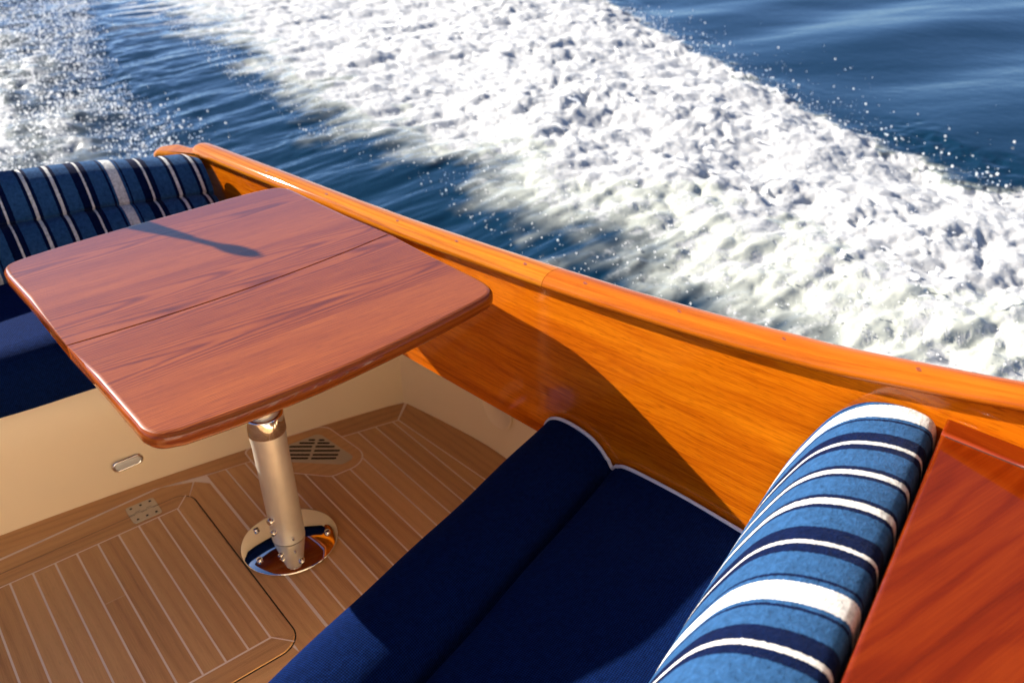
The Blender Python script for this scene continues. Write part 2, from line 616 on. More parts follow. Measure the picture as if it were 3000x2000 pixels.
# ---- planked sole
SEAM = .0044
sole = MB()
TOP = 0.0
sole.poly([(-2.05, -.6), (1.16, -.6), (1.16, 1.6), (1.085, 1.90), (.5, 2.03), (-.5, 2.09), (-1.5, 2.01), (-2.05, 1.9)], -.0009, 1)
pid = [0]
def board(pts, along='y', ang=None):
    if len(pts) < 3: return
    pid[0] += 1
    k = pid[0] * .173
    if along == 'y': g = [(p[1], p[0], k) for p in pts]
    elif along == 'x': g = [(p[0], p[1], k) for p in pts]
    sole.poly(pts, TOP, 0, g)
def ym(x):      # seam between the field and the aft margin board
    return float(np.interp(x, [-2.1, -1.5, -.5, -.027, .367, .476, .598, .849, 1.013, 1.1], [1.86, 1.925, 1.985, 1.975, 1.99, 1.956, 1.934, 1.865, 1.829, 1.80]))
def xs(y): return 1.013 + (1.829 - y) * .068
x0 = .4785
k = 0
while x0 < 1.15:
    x1 = x0 + .0517
    p = [(x0 + SEAM / 2, .2), (x1 - SEAM / 2, .2), (x1 - SEAM / 2, ym(x1) - SEAM / 2), (x0 + SEAM / 2, ym(x0) - SEAM / 2)]
    p = clip(p, 1, .068, xs(0) - SEAM / 2)
    board(p)
    x0 = x1
# boards left of the hatch and in front of it (under the seat) run on
x0 = -.70
while x0 > -2.0:
    board([(x0 - .0517 + SEAM / 2, .2), (x0 - SEAM / 2, .2), (x0 - SEAM / 2, ym(x0) - SEAM), (x0 - .0517 + SEAM / 2, ym(x0 - .05) - SEAM)])
    x0 -= .0517
x0 = -.70
while x0 < .478:
    board([(x0 + SEAM / 2, .2), (x0 + .049 - SEAM / 2, .2), (x0 + .049 - SEAM / 2, 1.195 - SEAM / 2), (x0 + SEAM / 2, 1.195 - SEAM / 2)])
    x0 += .0491
# aft margin board, mitred to the starboard one
xsn = [-2.05 + i * .1 for i in range(26)] + [.50, .62, .72, .85, .95]
segs = [[xsn[i] for i in range(0, 14)], [xsn[i] for i in range(13, 26)] + [.5, .62, .72], [.72, .85, .95, 1.013]]
for sg in segs:
    lo = [(x, ym(x) + SEAM / 2) for x in sg]
    hi = [(x, yb(x) + .01) for x in sg]
    if sg[-1] == 1.013:
        lo[-1] = (1.011, ym(1.011) + SEAM / 2)
        hi[-1] = (1.076, 1.893)
    pid[0] += 1
    vs = [(x, y, TOP) for x, y in lo + hi]
    n_ = len(lo)
    sole.add(vs, [[i, i + 1, n_ + i + 1, n_ + i] for i in range(n_ - 1)], 0, False, [(p[0], p[1] + .1 * p[0], pid[0] * .173) for p in vs])
sb = [(1.0155, 1.829), (xs(1.48) + .002, 1.48), (xs(.2), .2)]
sbo = [(1.084, 1.888), (1.15, 1.48), (1.17, .2)]
for i in range(2):
    pid[0] += i == 0
    vs = [(*sb[i], TOP), (*sb[i + 1], TOP), (*sbo[i + 1], TOP), (*sbo[i], TOP)]
    sole.add(vs, [[3, 2, 1, 0][::-1]], 0, False, [(p[1], p[0], pid[0] * .173) for p in vs])
# frame round the hatch
HX0, HX1, HY0, HY1 = -.625, .4165, 1.2715, 1.9185
board([(-.70, 1.90), (.41, 1.90), (.4405, 1.952), (.43, 1.957), (.367, 1.985), (-.03, 1.970), (-.70, 1.972)], 'x')
board([(.40, 1.255), (.4735, 1.195), (.4735, 1.917), (.4445, 1.950), (.412, 1.90)], 'y')
board([(-.70, 1.1975), (.470, 1.1975), (.398, 1.257), (.39, 1.30), (-.70, 1.30)], 'x')
board([(-.70, 1.30), (-.60, 1.30), (-.60, 1.90), (-.70, 1.90)], 'y')
sole_o = sole.build('sole', [M['sole'], M['caulk']], boat)
# drain: teak surround, triangular steel grate with slots
b = MB()
sr = rounded([(.600, 1.995, .02), (.595, 1.885, .02), (.735, 1.722, .04), (.860, 1.715, .058), (.838, 1.952, .045)], 8)
b.poly([(x, y) for x, y in sr], .0004, 1)
cx_, cy_ = .735, 1.85
b.poly([(cx_ + (x - cx_) * .97, cy_ + (y - cy_) * .97) for x, y in sr], .0009, 0, [(x, y, 5.1) for x, y in sr])
ds = b.build('drain_surround', [M['sole'], M['caulk']], sole_o)
b = MB()
gr_ = rounded([(.655, 1.935, .02), (.650, 1.885, .02), (.782, 1.752, .02), (.824, 1.755, .016), (.803, 1.922, .02)], 6)
b.slab(gr_, .0009, .0022, 0)
SL = [[(.764, 1.913), (.779, 1.9), (.786, 1.893), (.799, 1.882)], [(.737, 1.917), (.771, 1.887), (.776, 1.883), (.803, 1.859)], [(.708, 1.92), (.758, 1.877), (.764, 1.872), (.806, 1.835)], [(.695, 1.907), (.747, 1.862), (.752, 1.857), (.808, 1.809)], [(.683, 1.893), (.735, 1.847), (.74, 1.843), (.795, 1.795)], [(.673, 1.881), (.724, 1.836), (.729, 1.831), (.783, 1.785)]]
for r_ in SL:
    for p, q in ((r_[0], r_[1]), (r_[2], r_[3])):
        d = Vector((q[0] - p[0], q[1] - p[1]))
        if d.length < .012: continue
        nn = Vector((-d.y, d.x)).normalized() * .0042
        o_ = rounded([(p[0] - nn.x, p[1] - nn.y, .004), (q[0] - nn.x, q[1] - nn.y, .004), (q[0] + nn.x, q[1] + nn.y, .004), (p[0] + nn.x, p[1] + nn.y, .004)], 4)
        b.poly(o_, .0027, 1)
b.build('drain_grate', [M['steel'], M['dark']], sole_o)

# hatch
b = MB()
out = rounded([(HX0, HY0, .05), (HX1, HY0, .05), (HX1, HY1, .045), (HX0, HY1, .045)], 10)
nr = poly_normals(out)
b.poly([(x + nx * .0035, y + ny * .0035) for (x, y), (nx, ny) in zip(out, nr)], .0004, 2)
b.slab([(x, y) for x, y in out], .0004, .0030, 0, lambda p: (p[0], p[1], 7.7), .002, 3)
ix0, ix1, iy0, iy1 = HX0 + .05, .3685, 1.328, 1.8665
b.poly([(ix0 - SEAM, iy0 - SEAM), (ix1 + SEAM / 2, iy0 - SEAM), (ix1 + SEAM / 2, iy1 + SEAM), (ix0 - SEAM, iy1 + SEAM)], .0034, 1)
# mitre seams
for p, q in (((ix1, iy1), (.405, 1.907)), ((ix1, iy0), (.403, 1.284))):
    d = Vector((q[0] - p[0], q[1] - p[1])); nn = Vector((-d.y, d.x)).normalized() * .0016
    b.poly([(p[0] - nn.x, p[1] - nn.y), (q[0] - nn.x, q[1] - nn.y), (q[0] + nn.x, q[1] + nn.y), (p[0] + nn.x, p[1] + nn.y)], .0033, 1)
# right margin has its grain fore and aft
b.poly([(ix1 + SEAM / 2, iy0 + .002), (.4125, 1.298), (.4125, 1.895), (ix1 + SEAM / 2, iy1 - .002)], .00325, 0, [(iy0, .37, 8.8), (1.298, .412, 8.8), (1.895, .412, 8.8), (iy1, .37, 8.8)])
x1 = ix1
i = 0
while x1 > ix0 + .01:
    x0 = max(ix0, x1 - .0493)
    kk = 20.3 + i * .291
    ys = [iy0, iy1] if i != 4 else [iy0, 1.655, iy1]
    for ya, yb_ in zip(ys, ys[1:]):
        p = [(x0 + SEAM / 2, ya + (.0007 if ya != iy0 else 0)), (x1 - SEAM / 2, ya + (.0007 if ya != iy0 else 0)), (x1 - SEAM / 2, yb_), (x0 + SEAM / 2, yb_)]
        b.poly(p, .0040, 0, [(y, x, kk + ya * 3) for x, y in p])
    x1 -= .0493; i += 1
hatch = b.build('hatch', [M['sole'], M['caulk'], M['gap']], boat)
# butt hinge
b = MB()
hp = rounded([(.263, 1.921, .004), (.336, 1.917, .004), (.336, 1.955, .008), (.264, 1.957, .008)], 4)
b.slab(hp, .001, .0048, 0, None, .0008, 2)
hp = rounded([(.264, 1.882, .008), (.335, 1.880, .008), (.336, 1.9155, .004), (.263, 1.9195, .004)], 4)
b.slab(hp, .001, .0048, 0, None, .0008, 2)
for i in range(5):
    xa = .2635 + i * .0145
    b.poly([(xa, 1.914 + .009 * (i % 2)), (xa + .0145, 1.914 + .009 * (i % 2)), (xa + .0145, 1.9155 + .009 * (i % 2)), (xa, 1.9155 + .009 * (i % 2))], .0051, 1)
for x, y in ((.276, 1.945), (.300, 1.944), (.324, 1.944), (.277, 1.893), (.300, 1.893), (.323, 1.892)):
    b.lathe([(.0036, 0), (.003, .0008)], (x, y, .0048), 1, 12)
b.build('hinge', [M['steel'], M['dark']], hatch)

# courtesy light on the bulkhead
b = MB()
def stad(hw, hh, yo):
    pts = []
    for k in range(24):
        t = 2 * math.pi * k / 24
        cx = (hw - hh) * (1 if math.cos(t) > 0 else -1)
        pts.append((.315 + cx + hh * math.cos(t), yb(.315) - yo, .084 + hh * math.sin(t)))
    return pts
b.grid([stad(.041, .018, 0), stad(.041, .018, .004), stad(.039, .016, .009), stad(.035, .012, .011), stad(.031, .0095, .007)], 0, True, True)
cl = b.build('courtesy_light', M['chrome'], boat)
b = MB()
rows = [stad(.0325, .0105, .0085), stad(.03, .009, .010), stad(.02, .004, .0108)]
b.grid(rows, 0, True, True)
b.add(rows[-1], [list(range(24))])
b.build('lens', M['lens'], cl)

# forward seat frame and cabinet behind it.  bench axes: U to starboard-aft, V aft
U = Vector((.958, .287)); V = Vector((-.287, .958)); O = Vector((1.01, .962))
def bench(d, s): return O + V * d + U * s
def s_at_panel(d, gap):     # where the bench line meets the coaming panel
    p = O + V * d
    return (1.108 - gap - p.x - .09 * p.y) / (U.x + .09 * U.y)
b = MB()
prof = [(.165, -.01), (.165, .20), (-.60, .20), (-.60, -.01)]
rows = []
for s_ in (-1.0, -.4, 0.0):
    rows.append([(*bench(d, s_), z) for d, z in prof])
b.grid(rows, 0, False, True, None, caps=True)
b.build('seat_base', M['cream'], boat)
b = MB()
ca = bench(-.5725, s_at_panel(-.5725, .0))
def cab_line(s_, off=0.): return bench(-.5725 + off, s_)
sp_ = s_at_panel(-.5725, .0)
A_ = cab_line(sp_); B_ = cab_line(sp_ - .95)
jn = .046
A2 = cab_line(sp_ - jn - .001); 
pts_main = [(B_.x, B_.y), (.55, -.55), (1.108 - jn + .045 + .001, -.55), (A2.x, A2.y)]
pts_main = [(A2.x, A2.y), (B_.x, B_.y), (B_.x + .18, -.5), (1.118 - .001, -.5)]
def edge_line(off): return [(XP(y) - off, y) for y in (.33, -.5)]
q0 = cab_line(sp_ - jn)
main = [(q0.x, q0.y), (B_.x, B_.y), (B_.x + .12, -.5), (XP(-.5) - jn, -.5)]
b.slab(main, .22, .748, 0, lambda p: (p[0] * .99 - p[1] * .1, p[1] * .99 + p[0] * .1 + p[2], 2), .006, 4)
q1 = cab_line(sp_ - jn + .0022); q2 = cab_line(sp_ - .001)
strip = [(q2.x, q2.y), (q1.x, q1.y), (XP(-.5) - jn + .0022, -.5), (XP(-.5) - .001, -.5)]
b.slab(strip, .3, .748, 0, lambda p: (p[1], p[0] + p[2], 4), .005, 3)
cabm = b.build('cabinet', M['cabinet'], boat)
b = MB()
b.slab([(q0.x + .0, q0.y - .006), (XP(-.5) - jn - .001, -.49), (XP(-.5) - jn + .003, -.49), (q1.x, q1.y - .006)], .5, .7455, 0)
b.build('joint', M['gap'], cabm)

# added, unseen wheelhouse stand-in behind the camera: roof blocks sky, wall bounces warm sun
b = MB()
rf = rounded([(-2.12, -1.75, .1), (1.12, -1.75, .1), (1.12, .42, .2), (-2.12, .42, .2)], 6)
b.slab(rf, 2.02, 2.09, 0, None, .02, 4)
b.build('added_roof', M['cream'], boat)  # added out of view to keep sky light off the seats
b = MB()
b.grid([[(-2.08, -1.0, z), (1.08, -1.0, z)] for z in (-.02, .6, 1.7)], 0, False)
b.build('bounce_wall', M['ivory'], boat)  # added reflector, sunlit and out of view, brightens the cockpit shade
for sx in (-2.08, 1.10):
    b = MB()
    b.slab([(sx - .02, -1.7), (sx + .02, -1.7), (sx + .02, -.62), (sx - .02, -.62)], -.02, 1.15, 0)
    b.slab([(sx - .02, -1.7), (sx + .02, -1.7), (sx + .02, -1.61), (sx - .02, -1.61)], 1.15, 2.025, 0)
    b.slab([(sx - .02, -.74), (sx + .02, -.74), (sx + .02, -.62), (sx - .02, -.62)], 1.15, 2.025, 0)
    b.build('added_roof_side', M['cream'], boat)  # added supports for the unseen roof

# ------------------------------------------------------------------ cushions
def bench_sweep(prof, length, gap, ns, seed, closed=True, wav=.002):
    """sweep a (d, z) profile along the bench from the coaming panel to port"""
    rng = np.random.RandomState(seed)
    rows, g = [], []
    acc = [0]
    for j in range(1, len(prof)):
        acc.append(acc[-1] + math.hypot(prof[j][0] - prof[j - 1][0], prof[j][1] - prof[j - 1][1]))
    ph = rng.rand(4) * 6
    for i in range(ns + 1):
        t = i / ns
        row = []
        for j, (d, z) in enumerate(prof):
            s1 = s_at_panel(d, gap)
            s_ = s1 - length * t
            wv = wav * (math.sin(s_ * 23 + ph[0] + d * 9) + math.sin(s_ * 11 + ph[1] - d * 14))
            p = bench(d, s_)
            row.append((p.x, p.y, z + wv))
            g.append((s_at_panel(-.5, gap) - s_, acc[j], seed))
        rows.append(row)
    return rows, g

fs = thing('seat_cushion', (.7, .9, .2), 'navy seat cushion with thick front roll in front of the striped backrest beside the coaming', 'cushion', )
prof = spline([(.150, .205), (.172, .215), (.183, .27), (.186, .33), (.176, .37), (.150, .391), (.110, .397), (.06, .391), (.030, .376), (.010, .356), (.000, .334), (-.006, .334), (-.018, .355), (-.05, .365), (-.16, .369), (-.26, .366), (-.34, .362), (-.40, .36)], 4) + [(-.42, .33), (-.42, .205)]
b = MB()
rows, g = bench_sweep(prof, 1.15, .012, 60, 3, wav=.0015)
def crease_fill(d, s_): return .013 * max(0, 1 - s_ / .07) * max(0, 1 - abs(d + .002) / .016)
rows = [[(x, y, z + crease_fill(d, 1.15 * i / 60)) for (x, y, z), (d, z0) in zip(r_, prof)] for i, r_ in enumerate(rows)]
b.grid(rows, 0, True, True, g, caps=True)
b.build('cover', M['navy'], fs)
b = MB()
pp = []
for d, z in prof[12:-2]:
    s_ = s_at_panel(d, .010)
    p = bench(d, s_)
    pp.append((p.x, p.y, z + .001 + crease_fill(d, 0)))
b.tube(pp, .0042, 0, 8)
b.build('piping', M['piping'], fs)

fb = thing('backrest_cushion', (.8, .5, .36), 'blue and white striped backrest cushion leaning on the red mahogany cabinet', 'cushion', 'striped backrest cushions')
prof = spline([(-.330, .345), (-.326, .40), (-.338, .48), (-.362, .56), (-.392, .63), (-.425, .69), (-.462, .727), (-.502, .744), (-.540, .748), (-.562, .738), (-.569, .70)], 5) + [(-.567, .55), (-.50, .38), (-.42, .345)]
b = MB()
rows, g = bench_sweep(prof, 1.15, .016, 80, 5, wav=.0018)
# soften the end next to the panel
r0 = rows[0]
cen = np.mean(np.array(r0), axis=0)
endr, endg = [], []
for k in (3, 2, 1):
    t = math.pi / 2 * k / 4
    o = .016 * (1 - math.cos(t)) 
    sc = 1 - .016 * (1 - math.cos(t)) / .12
    sh = .012 * math.sin(t)
    endr.append([(cen[0] + (p[0] - cen[0]) * sc + U.x * sh, cen[1] + (p[1] - cen[1]) * sc + U.y * sh, cen[2] + (p[2] - cen[2]) * sc) for p in r0])
    endg += [(g[j][0] - sh, g[j][1], g[j][2]) for j in range(len(r0))]
b.grid(endr + rows, 0, True, True, endg + g, caps=True)
M['stripe_f'] = fabric('striped_wool', striped(.405, .055), .9, .04)
b.build('cover', M['stripe_f'], fb)

# aft bench cushions
def aft_sweep(prof, x0, x1, n, seed, wav=.002, zdrop=None, squash=0):
    rows, g = [], []
    acc = [0]
    for j in range(1, len(prof)):
        acc.append(acc[-1] + math.hypot(prof[j][0] - prof[j - 1][0], prof[j][1] - prof[j - 1][1]))
    zc = sum(p[1] for p in prof) / len(prof); oc = sum(p[0] for p in prof) / len(prof)
    for i in range(n + 1):
        x = x0 + (x1 - x0) * i / n
        row = []
        for j, (o, z) in enumerate(prof):
            wv = wav * (math.sin(x * 19 + seed) + math.sin(x * 9 + o * 12 + seed * 2))
            zz = z + wv
            if zdrop: zz += zdrop(x, z)
            q = 1.
            if squash and x > x1 - squash: q = math.sqrt(max(.0, 1 - ((x - x1 + squash) / squash) ** 2)) * .28 + .72
            row.append((x, yb(x) + oc + (o - oc) * q, zc + (zz - zc) * q if z < .5 else zz - (1 - q) * .03))
            g.append((x, acc[j], seed))
        rows.append(row)
    return rows, g

asx = thing('seat_cushion', (0, 2.2, .33), 'navy seat cushion on the cream aft bulkhead beyond the table', 'cushion')
prof = spline([(-.02, .338), (-.045, .345), (-.056, .39), (-.054, .44), (-.038, .475), (.0, .488), (.06, .484), (.2, .472), (.40, .462), (.55, .46)], 4) + [(.57, .43), (.57, .338)]
b = MB()
rows, g = aft_sweep(prof, -1.75, .915, 70, 2, .0015)
b.grid(rows, 0, True, True, g, caps=True)
b.build('cover', M['navy'], asx)

ab = thing('backrest_cushion', (.2, 2.6, .46), 'dark blue striped backrest cushion along the stern behind the table', 'cushion', 'striped backrest cushions')
prof = spline([(.455, .455), (.452, .49), (.474, .540), (.500, .572), (.523, .586), (.548, .590), (.541, .602), (.556, .640), (.585, .680), (.612, .697), (.64, .704), (.68, .70), (.705, .68)], 5) + [(.71, .64), (.66, .5), (.58, .455)]
b = MB()
rows, g = aft_sweep(prof, -1.7, .842, 90, 4, .0018, lambda x, z: -.08 * (x - .33) * (z - .45) / .25, .03)
b.grid(rows, 0, True, True, g, caps=True)
M['stripe_a'] = fabric('striped_wool_aft', striped(.378, .296 - .045, .015, .026, .036), .8, .06)
b.build('cover', M['stripe_a'], ab)

# ------------------------------------------------------------------ the table
tb = thing('cockpit_table', (.535, 1.569, 0), 'glossy two-leaf mahogany table on a single metal pedestal in the cockpit', 'table')
ZT = .68
SPLIT = np.polyfit([.19, .396, .538, .613, .93], [1.577, 1.568, 1.570, 1.576, 1.619], 2)
def split_y(x): return float(np.polyval(SPLIT, x))
# outer outline, counter-clockwise from the near left corner
left = [(.211, 1.43), (.204, 1.62), (.197, 1.84)]
near_c = spline([(.268, 1.168), (.353, 1.160), (.46, 1.158), (.564, 1.163), (.72, 1.180), (.868, 1.203)], 5)
corner_e = spline([(.868, 1.203), (.908, 1.2135), (.932, 1.235), (.943, 1.275)], 5)
right = [(.942, 1.30), (.936, 1.45), (.9265, 1.617)]
right2 = [(.9265, 1.622), (.917, 1.78), (.908, 1.93), (.903, 2.03)]
corner_f = spline([(.903, 2.03), (.898, 2.068), (.880, 2.098), (.845, 2.111)], 5)
far = spline([(.845, 2.111), (.771, 2.113), (.621, 2.104), (.487, 2.098), (.341, 2.086), (.25, 2.073)], 5)
corner_l = spline([(.25, 2.073), (.213, 2.061), (.194, 2.035), (.190, 1.99)], 5)
corner_n = spline([(.217, 1.25), (.219, 1.215), (.234, 1.184), (.268, 1.168)], 5)
spl = [.205 + (.926 - .205) * i / 16 for i in range(17)]
leaf_near = corner_n[:-1] + near_c[:-1] + corner_e[:-1] + right[:-1] + [(x if 0 < i < 16 else (.9270 if i == 0 else .2055), split_y(x) - .0014) for i, x in enumerate(spl[::-1])] + [(.2105, 1.43)]
leaf_far = [(x if 0 < i < 16 else (.2052 if i == 0 else .9268), split_y(x) + .0014) for i, x in enumerate(spl)] + right2[1:-1] + corner_f[:-1] + far[:-1] + corner_l[:-1] + [(.190, 1.99), (.197, 1.84)]


def leaf(name, pts, split_test):
    b = MB()
    nr = poly_normals(pts)
    n = len(pts)
    rad = [.0018 if split_test(p) else .0125 for p in pts]
    rings = []
    T = .031
    for k in range(5):          # under side, turning out
        t = math.pi / 2 * k / 4
        rings.append([(x - nx * r * .8 * (1 - math.sin(t)), y - ny * r * .8 * (1 - math.sin(t)), ZT - T + r * .8 * (1 - math.cos(t))) for (x, y), (nx, ny), r in zip(pts, nr, rad)])
    for k in range(7):
        t = math.pi / 2 * k / 6
        rings.append([(x - nx * r * (1 - math.cos(t)), y - ny * r * (1 - math.cos(t)), ZT - r + r * math.sin(t)) for (x, y), (nx, ny), r in zip(pts, nr, rad)])
    vs = [p for r in rings for p in r]
    gg = [(p[0], p[1] + (p[2] - ZT) * 1.0, 1) for p in vs]
    fs = []
    for k in range(len(rings) - 1):
        for i in range(n):
            j = (i + 1) % n
            fs.append([k * n + i, k * n + j, (k + 1) * n + j, (k + 1) * n + i])
    per = [0]
    for i in range(n - 1): per.append(per[-1] + math.dist(pts[i], pts[i + 1]))
    ne = 9 * n
    ve, vt = vs[:10 * n], vs[9 * n:]
    b.add(ve, [f for f in fs if max(f) < 10 * n], 1, True, [(per[i % n], p[2], 1) for i, p in enumerate(ve)])
    b.add(vt, [[i - 9 * n for i in f] for f in fs if min(f) >= 9 * n], 0, True, gg[9 * n:])
    b.add(rings[-1], [list(range(n))], 0, False, [(p[0], p[1], 1) for p in rings[-1]])
    b.add(rings[0], [list(range(n))[::-1]], 0, False, [(p[0], p[1], 1) for p in rings[0]])
    return b.build(name, [M['table'], M['table_edge']], tb)


lf = leaf('table_leaf', leaf_near, lambda p: abs(p[1] - split_y(p[0])) < .004)
leaf('table_leaf', leaf_far, lambda p: abs(p[1] - split_y(p[0])) < .004)
PX, PY = .535, 1.569
b = MB()
b.lathe([(.0395, .024), (.0395, .30), (.0415, .338)], (PX, PY, 0), 0, 48)
b.build('pedestal', M['alu'], tb)
b = MB()
b.lathe([(.0425, .334), (.0435, .336), (.0435, .378), (.0425, .383), (.036, .384)], (PX, PY, 0), 0, 48)
b.build('collar', M['chrome'], tb)
b = MB()
b.lathe([(.034, .378), (.034, .63), (.06, .632), (.06, .6485)], (PX, PY, 0), 0, 40)
b.build('upper_tube', M['alu'], tb)
b = MB()
b.lathe([(.1165, .0045), (.1165, .0065), (.114, .0085), (.10, .0125), (.08, .0168), (.06, .0200), (.043, .0222), (.030, .023)], (PX, PY, 0), 0, 72)
bp = b.build('base_plate', M['chrome'], tb)
for an in (52, 123, 196, 262, 330):
    b = MB()
    x, y = PX + .092 * math.cos(R(an)), PY + .092 * math.sin(R(an))
    b.lathe([(.0072, .010), (.0072, .0150), (.0060, .0166), (.002, .0168)], (x, y, .0045), 0, 16)
    b.add([(x - .005, y - .0008, .0216), (x + .005, y - .0008, .0216), (x + .005, y + .0008, .0216), (x - .005, y + .0008, .0216)], [[0, 1, 2, 3]], 1)
    b.build('screw', [M['chrome'], M['dark']], bp)
for an, z, r_ in ((200, .100, .009), (203, .066, .008), (262, .046, .0035)):
    b = MB()
    d = Vector((math.cos(R(an)), math.sin(R(an)), 0))
    p0 = Vector((PX, PY, z)) + d * .036
    b.tube([p0, p0 + d * .012, p0 + d * .0135], lambda t, r_=r_: r_ if t < .9 else r_ * .8, 0, 12)
    b.build('bolt', M['chrome'], tb)
b = MB()
b.lathe([(.009, 0), (.009, .022)], (.40, 1.30, ZT - .053), 0, 16)
b.build('catch', M['steel'], tb)

# ------------------------------------------------------------------ ensign staff at the stern (throws the shadow on the table)
fl = thing('flagstaff', (.178, 2.93, .60), 'varnished flagstaff with furled dark flag on the stern, throwing its shadow across the table', 'flagstaff')
b = MB()
b.tube([(.178, 2.93, .60), (.178, 2.93, 1.30)], .011, 0, 12)
b.build('staff', M['rail'], fl)
b = MB()
b.lathe([(.004, 1.29), (.014, 1.297), (.021, 1.315), (.022, 1.33), (.017, 1.35), (.006, 1.362)], (.178, 2.93, 0), 0, 20)
b.build('finial', M['rail'], fl)
b = MB()
rows = []
for i in range(14):
    t = i / 13
    z = 1.245 - t * .50
    w_ = .012 + .085 * t ** 1.1
    rows.append([(.178 + w_ * (1 + .25 * math.sin(5 * k * 2 * math.pi / 24 + t * 3)) * math.cos(2 * math.pi * k / 24), 2.93 + w_ * .7 * (1 + .25 * math.sin(5 * k * 2 * math.pi / 24)) * math.sin(2 * math.pi * k / 24), z) for k in range(24)])
b.grid(rows, 0, True, True)
b.build('flag', M['flag'], fl)

# ------------------------------------------------------------------ water and wake
def _hash(ix, iy, seed):
    h = (ix.astype(np.int64) * 374761393 + iy.astype(np.int64) * 668265263 + seed * 1274126177) & 0xffffffff
    h = ((h ^ (h >> 13)) * 1103515245) & 0xffffffff
    h = ((h ^ (h >> 16)) * 2246822519) & 0xffffffff
    return ((h ^ (h >> 15)) & 0xffffff) / float(0x1000000)


def perlin(x, y, seed=0):
    ix, iy = np.floor(x), np.floor(y)
    fx, fy = x - ix, y - iy
    u_, v_ = fx * fx * fx * (fx * (fx * 6 - 15) + 10), fy * fy * fy * (fy * (fy * 6 - 15) + 10)
    def gdot(dx, dy):
        an = _hash(ix + dx, iy + dy, seed) * 2 * np.pi
        return np.cos(an) * (fx - dx) + np.sin(an) * (fy - dy)
    return 1.5 * ((gdot(0, 0) * (1 - u_) + gdot(1, 0) * u_) * (1 - v_) + (gdot(0, 1) * (1 - u_) + gdot(1, 1) * u_) * v_)


def fbm(x, y, seed, oct=4, gain=.5):
    s_, a_ = 0, 1
    for k in range(oct):
        s_ = s_ + a_ * perlin(x * 2 ** k + 17.3 * k, y * 2 ** k - 9.1 * k, seed + k)
        a_ *= gain
    return s_


def bubbles(x, y, seed):
    """rounded lumps: a field of overlapping domes of unequal size, 0..1"""
    ix, iy = np.floor(x), np.floor(y)
    best = np.zeros_like(x)
    K = 11.0
    for dx in (-1, 0, 1):
        for dy in (-1, 0, 1):
            cx, cy = ix + dx, iy + dy
            px = cx + .1 + .8 * _hash(cx, cy, seed)
            py = cy + .1 + .8 * _hash(cx, cy, seed + 51)
            rr_ = .55 + .5 * _hash(cx, cy, seed + 97)
            d2 = ((x - px) ** 2 + (y - py) ** 2) / rr_ ** 2
            hgt = rr_ * np.sqrt(np.maximum(0, 1 - d2))
            best = best + np.exp(K * hgt)
    return np.maximum(0, (np.log(best) - math.log(9)) / K) * 1.12


def sst(v, lo, hi):
    if np.ndim(hi) == 0 and np.ndim(lo) == 0 and hi < lo: return 1 - sst(v, hi, lo)
    t = np.clip((v - lo) / (hi - lo), 0, 1)
    return t * t * (3 - 2 * t)


ZW = -.30
YI = [-6, -2, 1, 2.2, 2.76, 4.2, 5.3, 8.1, 11.3, 16, 30]
XI = [2.1, 2.1, 2.22, 2.40, 2.50, 2.70, 2.68, 3.08, 3.70, 4.8, 8]
YO = [-6, -2, 0, 1.75, 2.41, 3.92, 5.48, 8.36, 16, 30]
XO = [4.0, 4.1, 4.62, 5.02, 5.14, 5.87, 6.70, 8.35, 12.8, 20]


